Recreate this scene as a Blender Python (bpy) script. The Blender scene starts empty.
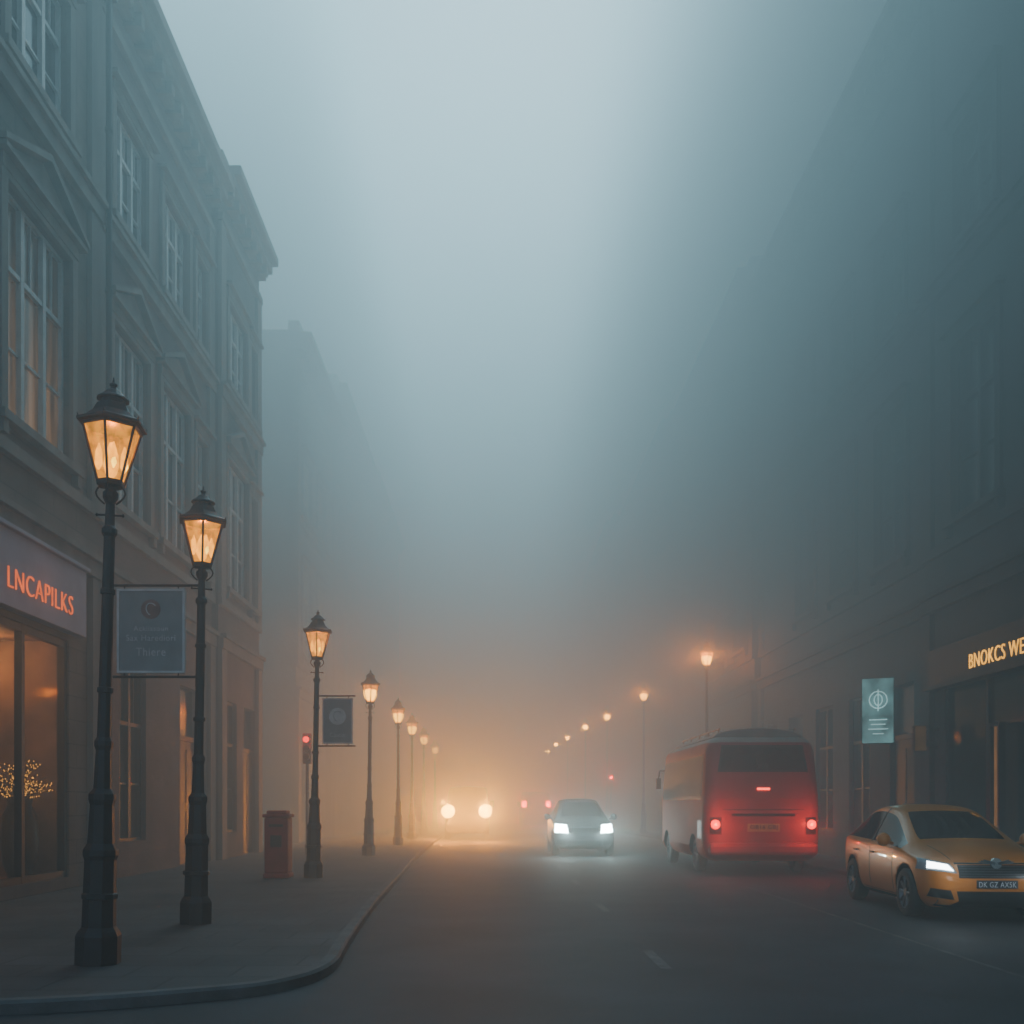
import bpy, bmesh, math, random
from mathutils import Vector, Matrix
from mathutils.bvhtree import BVHTree
random.seed(4)
scene=bpy.context.scene
COL=scene.collection
EYE=1.55; F=996.0; VX=495.0; VY=805.0

# ---------------------------------------------------------------- materials
def mat(name,col,rough=0.7,var=0.25,scale=3.0,bump=0.0,metal=0.0,emit=None,es=0.0,bscale=None,coat=0.0,streak=False):
    m=bpy.data.materials.new(name); m.use_nodes=True
    nt=m.node_tree; N=nt.nodes; Lk=nt.links
    b=N['Principled BSDF']
    b.inputs['Roughness'].default_value=rough
    b.inputs['Metallic'].default_value=metal
    b.inputs['Coat Weight'].default_value=coat
    tc=N.new('ShaderNodeTexCoord')
    mp=N.new('ShaderNodeMapping'); Lk.new(tc.outputs['Object'],mp.inputs[0])
    if streak: mp.inputs['Scale'].default_value=(1,1,0.15)
    n=N.new('ShaderNodeTexNoise'); n.inputs['Scale'].default_value=scale; n.inputs['Detail'].default_value=6
    Lk.new(mp.outputs[0],n.inputs['Vector'])
    r=N.new('ShaderNodeMapRange'); r.inputs[1].default_value=0.3; r.inputs[2].default_value=0.7
    r.inputs[3].default_value=1-var; r.inputs[4].default_value=1+var
    Lk.new(n.outputs[0],r.inputs[0])
    mx=N.new('ShaderNodeVectorMath'); mx.operation='MULTIPLY'
    mx.inputs[0].default_value=col[:3]
    Lk.new(r.outputs[0],mx.inputs[1]); Lk.new(mx.outputs[0],b.inputs['Base Color'])
    if bump>0:
        n2=N.new('ShaderNodeTexNoise'); n2.inputs['Scale'].default_value=bscale or scale*8; n2.inputs['Detail'].default_value=4
        Lk.new(tc.outputs['Object'],n2.inputs['Vector'])
        bp=N.new('ShaderNodeBump'); bp.inputs['Strength'].default_value=bump; bp.inputs['Distance'].default_value=0.02
        Lk.new(n2.outputs[0],bp.inputs['Height']); Lk.new(bp.outputs[0],b.inputs['Normal'])
    if emit:
        b.inputs['Emission Color'].default_value=(*emit,1); b.inputs['Emission Strength'].default_value=es
    return m

def brickmat(name,c1,c2,mortar,bw,bh,msize=0.012,rough=0.85,flat=False):
    m=bpy.data.materials.new(name); m.use_nodes=True
    nt=m.node_tree; N=nt.nodes; Lk=nt.links; b=N['Principled BSDF']; b.inputs['Roughness'].default_value=rough
    tc=N.new('ShaderNodeTexCoord'); vec=tc.outputs['Object']
    if not flat:
        s=N.new('ShaderNodeSeparateXYZ'); Lk.new(vec,s.inputs[0])
        a=N.new('ShaderNodeMath'); a.operation='ADD'; Lk.new(s.outputs[0],a.inputs[0]); Lk.new(s.outputs[1],a.inputs[1])
        c=N.new('ShaderNodeCombineXYZ'); Lk.new(a.outputs[0],c.inputs[0]); Lk.new(s.outputs[2],c.inputs[1]); vec2=c.outputs[0]
    else: vec2=vec
    br=N.new('ShaderNodeTexBrick'); Lk.new(vec2,br.inputs['Vector'])
    br.inputs['Scale'].default_value=1; br.inputs['Brick Width'].default_value=bw; br.inputs['Row Height'].default_value=bh
    br.inputs['Mortar Size'].default_value=msize; br.inputs['Color1'].default_value=(*c1,1); br.inputs['Color2'].default_value=(*c2,1); br.inputs['Mortar'].default_value=(*mortar,1)
    n=N.new('ShaderNodeTexNoise'); n.inputs['Scale'].default_value=0.9; n.inputs['Detail'].default_value=8; Lk.new(vec,n.inputs['Vector'])
    r=N.new('ShaderNodeMapRange'); r.inputs[1].default_value=.3; r.inputs[2].default_value=.7; r.inputs[3].default_value=.6; r.inputs[4].default_value=1.3
    Lk.new(n.outputs[0],r.inputs[0])
    mx=N.new('ShaderNodeVectorMath'); mx.operation='MULTIPLY'; Lk.new(br.outputs[0],mx.inputs[0]); Lk.new(r.outputs[0],mx.inputs[1])
    Lk.new(mx.outputs[0],b.inputs['Base Color'])
    bp=N.new('ShaderNodeBump'); bp.inputs['Strength'].default_value=.4; bp.inputs['Distance'].default_value=.01; bp.invert=True
    Lk.new(br.outputs['Fac'],bp.inputs['Height']); Lk.new(bp.outputs[0],b.inputs['Normal'])
    return m

def emat(name,col,strength,var=0.0,scale=8,base=0.0):
    m=bpy.data.materials.new(name); m.use_nodes=True
    nt=m.node_tree; N=nt.nodes; Lk=nt.links; b=N['Principled BSDF']
    b.inputs['Base Color'].default_value=(*[min(1,c*base) for c in col],1); b.inputs['Specular IOR Level'].default_value=.1; b.inputs['Roughness'].default_value=.6
    b.inputs['Emission Color'].default_value=(*col,1); b.inputs['Emission Strength'].default_value=strength
    if var>0:
        tc=N.new('ShaderNodeTexCoord'); n=N.new('ShaderNodeTexNoise'); n.inputs['Scale'].default_value=scale; n.inputs['Detail'].default_value=3
        Lk.new(tc.outputs['Object'],n.inputs['Vector'])
        r=N.new('ShaderNodeMapRange'); r.inputs[1].default_value=.35; r.inputs[2].default_value=.65
        r.inputs[3].default_value=strength*(1-var); r.inputs[4].default_value=strength*(1+var)
        Lk.new(n.outputs[0],r.inputs[0]); Lk.new(r.outputs[0],b.inputs['Emission Strength'])
    return m

def warm_window(name):
    # lamplit room behind net curtains: brighter towards the sill, folds in the curtain
    m=bpy.data.materials.new(name); m.use_nodes=True
    nt=m.node_tree; N=nt.nodes; Lk=nt.links; b=N['Principled BSDF']
    b.inputs['Base Color'].default_value=(.05,.04,.035,1); b.inputs['Roughness'].default_value=.2; b.inputs['Emission Color'].default_value=(1,.5,.2,1)
    tc=N.new('ShaderNodeTexCoord'); s=N.new('ShaderNodeSeparateXYZ'); Lk.new(tc.outputs['Object'],s.inputs[0])
    r=N.new('ShaderNodeMapRange'); r.inputs[1].default_value=.1; r.inputs[2].default_value=2.9; r.inputs[3].default_value=.17; r.inputs[4].default_value=.015; Lk.new(s.outputs[2],r.inputs[0])
    n=N.new('ShaderNodeTexNoise'); mp=N.new('ShaderNodeMapping'); mp.inputs['Scale'].default_value=(7,1,.5); Lk.new(tc.outputs['Object'],mp.inputs[0]); Lk.new(mp.outputs[0],n.inputs['Vector']); n.inputs['Scale'].default_value=1; n.inputs['Detail'].default_value=3
    r2=N.new('ShaderNodeMapRange'); r2.inputs[1].default_value=.35; r2.inputs[2].default_value=.65; r2.inputs[3].default_value=.3; r2.inputs[4].default_value=1.4; Lk.new(n.outputs[0],r2.inputs[0])
    mu=N.new('ShaderNodeMath'); mu.operation='MULTIPLY'; Lk.new(r.outputs[0],mu.inputs[0]); Lk.new(r2.outputs[0],mu.inputs[1]); Lk.new(mu.outputs[0],b.inputs['Emission Strength'])
    return m

def thin_glass(name,tint=(1,1,1),emit=None,es=0,mixfac=0.25):
    m=bpy.data.materials.new(name); m.use_nodes=True
    nt=m.node_tree; N=nt.nodes; Lk=nt.links; N.remove(N['Principled BSDF'])
    out=N['Material Output']
    t=N.new('ShaderNodeBsdfTransparent'); t.inputs[0].default_value=(*tint,1)
    g=N.new('ShaderNodeBsdfGlossy'); g.inputs['Roughness'].default_value=.08
    mx=N.new('ShaderNodeMixShader'); mx.inputs[0].default_value=mixfac
    Lk.new(t.outputs[0],mx.inputs[1])
    if emit:
        e=N.new('ShaderNodeEmission'); e.inputs[0].default_value=(*emit,1)
        tc=N.new('ShaderNodeTexCoord'); n=N.new('ShaderNodeTexNoise'); n.inputs['Scale'].default_value=9; n.inputs['Detail'].default_value=3
        Lk.new(tc.outputs['Object'],n.inputs['Vector'])
        r=N.new('ShaderNodeMapRange'); r.inputs[1].default_value=.35; r.inputs[2].default_value=.65; r.inputs[3].default_value=es*.5; r.inputs[4].default_value=es*1.5
        Lk.new(n.outputs[0],r.inputs[0]); Lk.new(r.outputs[0],e.inputs[1])
        Lk.new(e.outputs[0],mx.inputs[2])
    else: Lk.new(g.outputs[0],mx.inputs[2])
    Lk.new(mx.outputs[0],out.inputs[0])
    return m

M={}
M['stoneA']=brickmat('stone_brown',(.185,.14,.115),(.155,.115,.095),(.09,.07,.06),.9,.42,.012)
M['brickB']=brickmat('brick_red',(.17,.09,.078),(.12,.07,.062),(.13,.11,.10),.225,.075,.01)
M['brickC']=brickmat('brick_dark',(.14,.09,.08),(.11,.075,.07),(.12,.11,.10),.225,.075,.01)
M['stoneD']=brickmat('stone_grey',(.16,.155,.15),(.13,.125,.12),(.09,.09,.09),.9,.4,.012)
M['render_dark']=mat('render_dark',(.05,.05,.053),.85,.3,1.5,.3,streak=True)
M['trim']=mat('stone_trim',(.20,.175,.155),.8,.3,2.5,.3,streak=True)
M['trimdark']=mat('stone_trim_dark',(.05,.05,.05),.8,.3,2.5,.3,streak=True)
M['frame']=mat('painted_frame',(.50,.50,.49),.5,.15,4)
M['framedark']=mat('dark_frame',(.015,.015,.017),.5,.2,4)
M['winglass']=mat('window_glass',(.03,.035,.04),.12,.3,1.2)
M['winwarm']=warm_window('window_glass_warm')
M['iron']=mat('cast_iron',(.012,.012,.014),.55,.3,8,.15)
M['lampglass']=thin_glass('lamp_glass',(1,.6,.15),(1,.37,.015),1.45,.6)
M['flame']=emat('lamp_flame',(1,.55,.04),5,.3,14)
M['flamefar']=emat('lamp_globe',(1,.42,.02),10)
DIST=[emat('lamp_globe_distant',(1,.38,.02),s_) for s_ in (28,50,130,220,360,500,700)]
M['roof']=mat('slate',(.07,.07,.075),.7,.3,3,.3)
M['asphalt']=mat('asphalt',(.032,.033,.037),.7,.45,.7,.5,bscale=90)
M['soil']=mat('ground',(.05,.05,.05),.8,.3,.5,.3)
M['paving']=brickmat('paving_slabs',(.062,.061,.061),(.048,.048,.048),(.024,.024,.024),.9,.6,.014,.75,flat=True)
M['kerb']=mat('kerb_stone',(.09,.089,.087),.75,.35,3,.4)
M['paint']=mat('road_paint',(.08,.08,.08),.7,.6,6,.2)
M['tyre']=mat('tyre_rubber',(.015,.015,.016),.75,.2,10,.2)
M['rim']=mat('alloy_rim',(.18,.18,.19),.35,.1,5,metal=.9)
M['black']=mat('black_plastic',(.012,.012,.013),.5,.2,6)
M['chrome']=mat('chrome',(.6,.6,.62),.15,.05,5,metal=1)
M['carglass']=mat('car_glass',(.012,.014,.016),.06,.1,2)
M['busglass']=mat('bus_glass',(.012,.012,.015),.6,.1,2)

# ---------------------------------------------------------------- mesh builder
class MB:
    def __init__(s): s.v=[]; s.f=[]; s.m=[]
    def quad(s,a,b,c,d,m=0):
        i=len(s.v); s.v+= [a,b,c,d]; s.f.append((i,i+1,i+2,i+3)); s.m.append(m)
    def box(s,x0,x1,y0,y1,z0,z1,m=0):
        i=len(s.v)
        s.v+=[(x0,y0,z0),(x1,y0,z0),(x1,y1,z0),(x0,y1,z0),(x0,y0,z1),(x1,y0,z1),(x1,y1,z1),(x0,y1,z1)]
        for f in [(0,3,2,1),(4,5,6,7),(0,1,5,4),(1,2,6,5),(2,3,7,6),(3,0,4,7)]:
            s.f.append(tuple(i+k for k in f)); s.m.append(m)
    def lathe(s,prof,n=16,c=(0,0,0),phase=0,m=0,axis='z',caps=True):
        i=len(s.v)
        for r,z in prof:
            for k in range(n):
                a=phase+2*math.pi*k/n; x,y=r*math.cos(a),r*math.sin(a)
                if axis=='z': p=(c[0]+x,c[1]+y,c[2]+z)
                elif axis=='x': p=(c[0]+z,c[1]+x,c[2]+y)
                else: p=(c[0]+y,c[1]+z,c[2]+x)
                s.v.append(p)
        for j in range(len(prof)-1):
            for k in range(n):
                a=i+j*n+k; b=i+j*n+(k+1)%n
                s.f.append((a,b,b+n,a+n)); s.m.append(m)
        if caps:
            s.f.append(tuple(i+k for k in range(n))[::-1]); s.m.append(m)
            s.f.append(tuple(i+(len(prof)-1)*n+k for k in range(n))); s.m.append(m)
    def tube(s,p,q,r,n=8,m=0,r2=None):
        p=Vector(p);q=Vector(q); d=(q-p).normalized()
        u=d.orthogonal().normalized(); w=d.cross(u); i=len(s.v); r2=r if r2 is None else r2
        for P,R in((p,r),(q,r2)):
            for k in range(n):
                a=2*math.pi*k/n; s.v.append(tuple(P+u*(R*math.cos(a))+w*(R*math.sin(a))))
        for k in range(n):
            a=i+k;b=i+(k+1)%n; s.f.append((a,b,b+n,a+n)); s.m.append(m)
        s.f.append(tuple(i+k for k in range(n))[::-1]); s.m.append(m)
        s.f.append(tuple(i+n+k for k in range(n))); s.m.append(m)
    def path(s,pts,r,n=6,m=0):
        for a,b in zip(pts,pts[1:]): s.tube(a,b,r,n,m)
    def prismy(s,poly,y0,y1,m=0):
        i=len(s.v);n=len(poly)
        s.v+=[(x,y0,z) for x,z in poly]+[(x,y1,z) for x,z in poly]
        s.f.append(tuple(range(i,i+n)));s.m.append(m)
        s.f.append(tuple(range(i+n,i+2*n))[::-1]);s.m.append(m)
        for k in range(n):
            a=i+k;b=i+(k+1)%n; s.f.append((b,a,a+n,b+n)); s.m.append(m)
    def mesh(s,name,mats,smooth=False):
        me=bpy.data.meshes.new(name); me.from_pydata(s.v,[],s.f)
        for mm in mats: me.materials.append(mm)
        for p,k in zip(me.polygons,s.m): p.material_index=k; p.use_smooth=smooth
        bm=bmesh.new(); bm.from_mesh(me); bmesh.ops.recalc_face_normals(bm,faces=bm.faces); bm.to_mesh(me); bm.free()
        me.update(); return me
def link(o,parent=None,loc=(0,0,0),rot=(0,0,0)):
    COL.objects.link(o); o.location=loc; o.rotation_euler=rot
    if parent: o.parent=parent
    return o
def obj(name,me,parent=None,loc=(0,0,0),rot=(0,0,0),bevel=0,smooth_angle=False):
    o=bpy.data.objects.new(name,me); link(o,parent,loc,rot)
    if bevel>0:
        b=o.modifiers.new('b','BEVEL'); b.width=bevel; b.segments=2; b.limit_method='ANGLE'
    return o
def empty(name,loc=(0,0,0),rot=(0,0,0),parent=None):
    o=bpy.data.objects.new(name,None); o.empty_display_size=.3; return link(o,parent,loc,rot)
def tag(o,label,cat,group=None):
    o['label']=label;o['category']=cat
    if group:o['group']=group
def text_mesh(name,txt,size,m,extrude=.012,width=None,offset=0.0,height=None,align='LEFT'):
    c=bpy.data.curves.new(name,'FONT'); c.body=txt; c.size=size; c.extrude=extrude; c.offset=offset; c.align_x='LEFT'; c.space_character=1.1
    o=bpy.data.objects.new(name+'_tmp',c); COL.objects.link(o)
    dg=bpy.context.evaluated_depsgraph_get(); me=bpy.data.meshes.new_from_object(o.evaluated_get(dg))
    bpy.data.objects.remove(o)
    xs=[v.co.x for v in me.vertices]; ys=[v.co.y for v in me.vertices]
    x0,x1,y0,y1=min(xs),max(xs),min(ys),max(ys)
    sx=(width/(x1-x0)) if width else 1; sy=(height/(y1-y0)) if height else (sx if width else 1)
    for v in me.vertices:
        x,y,z=v.co; 
        nx=(x-x0)*sx
        if align=='CENTER': nx-=(x1-x0)*sx/2
        v.co=(nx,-z,(y-y0)*sy)
    me.materials.clear(); me.materials.append(m); me.update(); me.name=name
    return me
def light(name,loc,power,col,r=.1,parent=None,typ='POINT',rot=(0,0,0),spot=None,blend=.6):
    l=bpy.data.lights.new(name,typ); l.energy=power; l.color=col; l.shadow_soft_size=r
    if typ=='SPOT': l.spot_size=spot; l.spot_blend=blend
    o=bpy.data.objects.new(name,l); return link(o,parent,loc,rot)

# ---------------------------------------------------------------- camera
cam=bpy.data.cameras.new('camera'); cam.lens=35; cam.sensor_width=36; cam.clip_end=2000; cam.clip_start=.05
cam.shift_x=(512-VX)/1024; cam.shift_y=(VY-512)/1024
co=bpy.data.objects.new('camera',cam); link(co,None,(0,0,EYE),(math.radians(90),0,0)); scene.camera=co

# ---------------------------------------------------------------- sky, sun, fog
SUN_EL=37; SUN_AZ=2
w=bpy.data.worlds.new('World'); scene.world=w; w.use_nodes=True
nt=w.node_tree; bg=nt.nodes['Background']; sk=nt.nodes.new('ShaderNodeTexSky'); sk.sky_type='NISHITA'; sk.sun_disc=False
sk.sun_elevation=math.radians(SUN_EL); sk.sun_rotation=math.radians(SUN_AZ); sk.dust_density=.6; sk.ozone_density=3
nt.links.new(sk.outputs[0],bg.inputs[0]); bg.inputs[1].default_value=.14
sl=bpy.data.lights.new('sun','SUN'); sl.energy=5; sl.angle=math.radians(30); sl.color=(.60,.92,1)
so=bpy.data.objects.new('sun',sl); link(so)
d=Vector((math.sin(math.radians(SUN_AZ))*math.cos(math.radians(SUN_EL)),math.cos(math.radians(SUN_AZ))*math.cos(math.radians(SUN_EL)),math.sin(math.radians(SUN_EL))))
so.rotation_euler=d.to_track_quat('Z','Y').to_euler(); so.location=(0,0,60)

fm=bpy.data.materials.new('fog'); fm.use_nodes=True; nt=fm.node_tree; N=nt.nodes; Lk=nt.links; N.remove(N['Principled BSDF'])
geo=N.new('ShaderNodeTexCoord'); sep=N.new('ShaderNodeSeparateXYZ'); Lk.new(geo.outputs['Object'],sep.inputs[0])
def ramp(axis,a,b_):
    r=N.new('ShaderNodeMapRange'); r.interpolation_type='SMOOTHSTEP'
    r.inputs[1].default_value=a; r.inputs[2].default_value=b_; r.inputs[3].default_value=0; r.inputs[4].default_value=1
    Lk.new(sep.outputs[axis],r.inputs[0]); return r.outputs[0]
def mth(op,a,b_):
    m=N.new('ShaderNodeMath'); m.operation=op
    for i,x in enumerate((a,b_)):
        if isinstance(x,(int,float)): m.inputs[i].default_value=x
        else: Lk.new(x,m.inputs[i])
    return m.outputs[0]
mul=lambda a,b_: mth('MULTIPLY',a,b_); add=lambda a,b_: mth('ADD',a,b_)
right=mul(ramp(0,2.5,12.5),ramp(2,2.5,10.0))
left=mul(mth('SUBTRACT',1,ramp(0,-8.0,-4.3)),ramp(1,30,35))
sig=add(.019,mul(.015,ramp(1,8,22)))
sig=add(sig,mul(.026,ramp(1,25,40)))
sig=add(sig,mul(.012,ramp(2,13,22)))
sig=add(sig,mul(.13,left))
sig=add(sig,mul(.20,right))
sig=add(sig,mul(.03,ramp(0,8.0,9.4)))
vs=N.new('ShaderNodeVolumePrincipled'); Lk.new(sig,vs.inputs['Density'])
mixc=N.new('ShaderNodeMix'); mixc.data_type='RGBA'; Lk.new(right,mixc.inputs[0])
mixc.inputs[6].default_value=(.78,.96,1,1); mixc.inputs[7].default_value=(.33,.43,.48,1)  # fog colour darkened towards the right, painting in the dimmer light there
Lk.new(mixc.outputs[2],vs.inputs['Color'])
vs.inputs['Anisotropy'].default_value=.58
er=add(.034,mul(.03,ramp(1,10,32)))
er=add(er,mul(.37,mul(ramp(2,5,27),mth('SUBTRACT',1,ramp(0,2,13)))))
Lk.new(mul(sig,er),vs.inputs['Emission Strength']); vs.inputs['Emission Color'].default_value=(.51,.87,1,1)  # added fog glow stands in for multiply scattered skylight, stronger higher up
Lk.new(vs.outputs[0],N['Material Output'].inputs['Volume'])
try: fm.cycles.volume_step_rate=.75
except Exception as e: print('step',e)
b=MB(); b.box(-30,32,-12,160,-1.5,34)
fog=obj('fog',b.mesh('fog',[fm])); fog['kind']='structure'

# ---------------------------------------------------------------- ground
b=MB(); b.quad((-600,-200,-.05),(600,-200,-.05),(600,900,-.05),(-600,900,-.05)); o=obj('ground',b.mesh('ground',[M['soil']])); o['kind']='structure'
b=MB(); b.quad((-40,-20,0),(40,-20,0),(40,250,0),(-40,250,0)); o=obj('road',b.mesh('road',[M['asphalt']])); o['kind']='structure'
def smoothpath(pts,n=6):
    out=[]
    P=[Vector(p) for p in pts]; P=[2*P[0]-P[1]]+P+[2*P[-1]-P[-2]]
    for i in range(1,len(P)-2):
        for k in range(n):
            t=k/n; a,b_,c,d_=P[i-1],P[i],P[i+1],P[i+2]
            out.append(.5*((2*b_)+(-a+c)*t+(2*a-5*b_+4*c-d_)*t*t+(-a+3*b_-3*c+d_)*t**3))
    out.append(P[-2]); return out
KL=smoothpath([(-2.6,240),(-2.6,120),(-2.6,70),(-2.5,45),(-2.35,35),(-2.2,27),(-1.98,20.6),(-1.8,15),(-1.6,11),(-1.5,9.2),(-1.75,8.3),(-2.3,7.85),(-3.6,7.35),(-6,7.1),(-14,7.0),(-40,7.0)])
KR=smoothpath([(5.0,240),(5.1,100),(5.3,88),(6.3,70),(7.0,55),(7.5,42),(7.7,30),(7.7,20),(7.7,10),(7.7,0),(7.7,-18)])
def kerb(path,side,name):
    b=MB(); inn=[]
    for i,p in enumerate(path):
        t=(path[min(i+1,len(path)-1)]-path[max(i-1,0)]).normalized(); nrm=Vector((-t.y,t.x))*side
        inn.append(p+nrm*.13)
    for i in range(len(path)-1):
        a,c=path[i],path[i+1]; ai,ci=inn[i],inn[i+1]
        b.quad((a.x,a.y,-.02),(c.x,c.y,-.02),(c.x,c.y,.08),(a.x,a.y,.08))
        A=a.lerp(ai,.18);C=c.lerp(ci,.18)
        b.quad((a.x,a.y,.08),(c.x,c.y,.08),(C.x,C.y,.104),(A.x,A.y,.104))
        b.quad((A.x,A.y,.104),(C.x,C.y,.104),(ci.x,ci.y,.104),(ai.x,ai.y,.104))
    o=obj(name,b.mesh(name,[M['kerb']])); o['kind']='structure'; return inn
inL=kerb(KL,-1,'kerb'); inR=kerb(KR,1,'kerb')
def slab(inn,xe,name):
    b=MB()
    for a,c in zip(inn,inn[1:]): 
        if abs(a.x-xe)<.01: continue
        b.quad((a.x,a.y,.1),(c.x,c.y,.1),(xe,c.y,.1),(xe,a.y,.1))
    o=obj(name,b.mesh(name,[M['paving']])); o['kind']='structure'
slab(inL,-40.5,'pavement'); slab(inR,40,'pavement')
def marking(pts,wd,name='road_marking'):
    b=MB()
    for (x0,y0,x1,y1) in pts: b.quad((x0-wd/2,y0,.004),(x0+wd/2,y0,.004),(x1+wd/2,y1,.004),(x1-wd/2,y1,.004))
    o=obj(name,b.mesh(name,[M['paint']])); o['kind']='structure'
marking([(1.62,9.4+i*5,1.62,10.6+i*5) for i in range(-1,18)],.11)
marking([(4.75,6,4.75,19)],.06)

# ---------------------------------------------------------------- street lamps
def lamp_meshes(S,G=1.0):
    b=MB(); e=math.pi/8
    b.lathe([(.20,0),(.20,.26),(.18,.30),(.15,.34),(.14,.95),(.155,.99),(.155,1.04),(.12,1.1),(.105,1.45),(.12,1.5),(.12,1.55),(.08,1.6),(.068,1.95),(.082,1.99),(.082,2.03),(.06,2.07),(.055,3.0+S)],8,phase=e)
    b.lathe([(.055,2.9+S),(.05,3.9+S),(.07,3.93+S),(.07,3.97+S),(.045,4.0+S),(.04,4.2+S),(.07,4.26+S),(.07,4.3+S),(.045,4.33+S),(.045,4.37+S)],12)
    for r,z in((.16,.62),(.072,2.5),(.066,3.4)): b.lathe([(r-.02,z-.03),(r,z-.02),(r,z+.02),(r-.02,z+.03)],12)
    for sgn in(-1,1):
        b.tube((0,0,4.1+S),(.11*sgn,0,4.1+S),.009,6); b.lathe([(.004,-.016),(.016,0),(.004,.016)],8,(.115*sgn,0,4.1+S))
        for k in range(2):
            pts=[(sgn*(.05+.08*math.sin(a*math.pi/6))*(1 if k==0 else 0),(0 if k==0 else sgn*(.05+.08*math.sin(a*math.pi/6))),4.2+S+.2*a/6) for a in range(7)]
            b.path(pts,.009)
    post=b.mesh('lamp_post',[M['iron']])
    z0,z1=4.38+S,4.90+S; r0,r1=.115,.262
    b=MB(); ph=math.pi/2
    b.lathe([(.05,z0-.03),(.125,z0-.02),(.13,z0+.012),(.1,z0+.02)],6,phase=ph)
    for k in range(6):
        a=ph+2*math.pi*k/6
        b.tube((r0*math.cos(a),r0*math.sin(a),z0),(r1*math.cos(a),r1*math.sin(a),z1),.013,6)
        a2=ph+2*math.pi*(k+1)/6
        b.tube((r1*math.cos(a),r1*math.sin(a),z1-.01),(r1*math.cos(a2),r1*math.sin(a2),z1-.01),.016,6)
        b.tube((r0*1.03*math.cos(a),r0*1.03*math.sin(a),z0+.02),(r0*1.03*math.cos(a2),r0*1.03*math.sin(a2),z0+.02),.012,6)
        b.tube((.29*math.cos(a),.29*math.sin(a),z1+.02),(.31*math.cos(a),.31*math.sin(a),z1+.065),.012,5,r2=.003)
    frame=b.mesh('lantern_frame',[M['iron']])
    b=MB()
    b.lathe([(.27,z1+.005),(.315,z1+.012),(.315,z1+.035),(.24,z1+.07),(.175,z1+.13),(.14,z1+.20),(.135,z1+.205)],6,phase=ph)
    b.lathe([(.11,z1+.2),(.11,z1+.245),(.145,z1+.25),(.14,z1+.265),(.10,z1+.29),(.065,z1+.33),(.03,z1+.35),(.022,z1+.37),(.035,z1+.385),(.035,z1+.395),(.012,z1+.41),(.004,z1+.46)],12)
    roof=b.mesh('lantern_roof',[M['iron']])
    b=MB()
    b.lathe([(r0-.008,z0+.02),(r1-.012,z1-.01)],6,phase=ph,caps=False)
    glass=b.mesh('lantern_glass',[M['lampglass']])
    b=MB()
    if G==1:
        b.lathe([(.012,z0+.05),(.05,z0+.10),(.07,z0+.17),(.06,z0+.27),(.02,z0+.38)],10)
        for k in range(4):
            a=k*1.6+.3; b.lathe([(.01,z0+.12),(.036,z0+.17),(.032,z0+.28),(.006,z0+.36)],8,(.11*math.cos(a),.11*math.sin(a),0))
    else:
        b.lathe([(.09,z0+.04),(.15,z0+.12),(.19,z0+.25),(.2,z0+.36),(.1,z0+.4)],12)
    fl=b.mesh('flame',[M['flame']],True)
    return post,frame,roof,glass,fl,z1-.06
meshes={0:lamp_meshes(0),'f':lamp_meshes(0,2),2.3:lamp_meshes(2.3,2)}
def street_lamp(x,y,S,power,label,rotz=0,em=None,tilt=0,lit=(1,.31,.004)):
    post,frame,roof,glass,fl,zl=meshes[S]
    r=empty('street_lamp',(x,y,.1),(0,tilt,0)) 
    o=obj('lamp_post',post,r,rot=(0,0,rotz)); ln=obj('lantern',frame,r,rot=(0,0,rotz))
    obj('lantern_roof',roof,ln); obj('lantern_glass',glass,ln)
    f=obj('flame',fl,ln)
    if em:
        f.material_slots[0].link='OBJECT'; f.material_slots[0].material=em
    light('lamp_light',(0,0,zl),power,lit,.03,r)
    tag(r,label,'street lamp','old-fashioned lanterns lining the street')
LX=[(-3.63,9.1),(-3.67,12.2),(-3.63,19.9),(-3.63,28.6),(-3.5,36),(-3.5,42),(-3.5,49),(-3.5,58)]
for i,(x,y) in enumerate(LX):
    street_lamp(x,y,0 if i<3 else 'f',(26,50,90,170,240,280,300,320)[i],'black cast-iron lamp post with lit amber lantern on pavement' if i<4 else 'lit lantern on thin post fading into fog',rotz=(.12,.3,.1,.2,0,0,0,0)[i],em=None if i<3 else M['flamefar'],tilt=math.radians((1.55,1.05,1.0,.6,0,0,0,0)[i]))
for i,(x,y) in enumerate([(8.0,37.6),(7.5,50.2),(6.98,62),(6.35,70),(5.9,81),(5.55,90),(5.4,102)]):
    street_lamp(x,y,2.3,(1700,1500,1600,1700,1900,2100,2300)[i],'tall lit street lamp glowing orange through thick fog',em=DIST[i])

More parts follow.
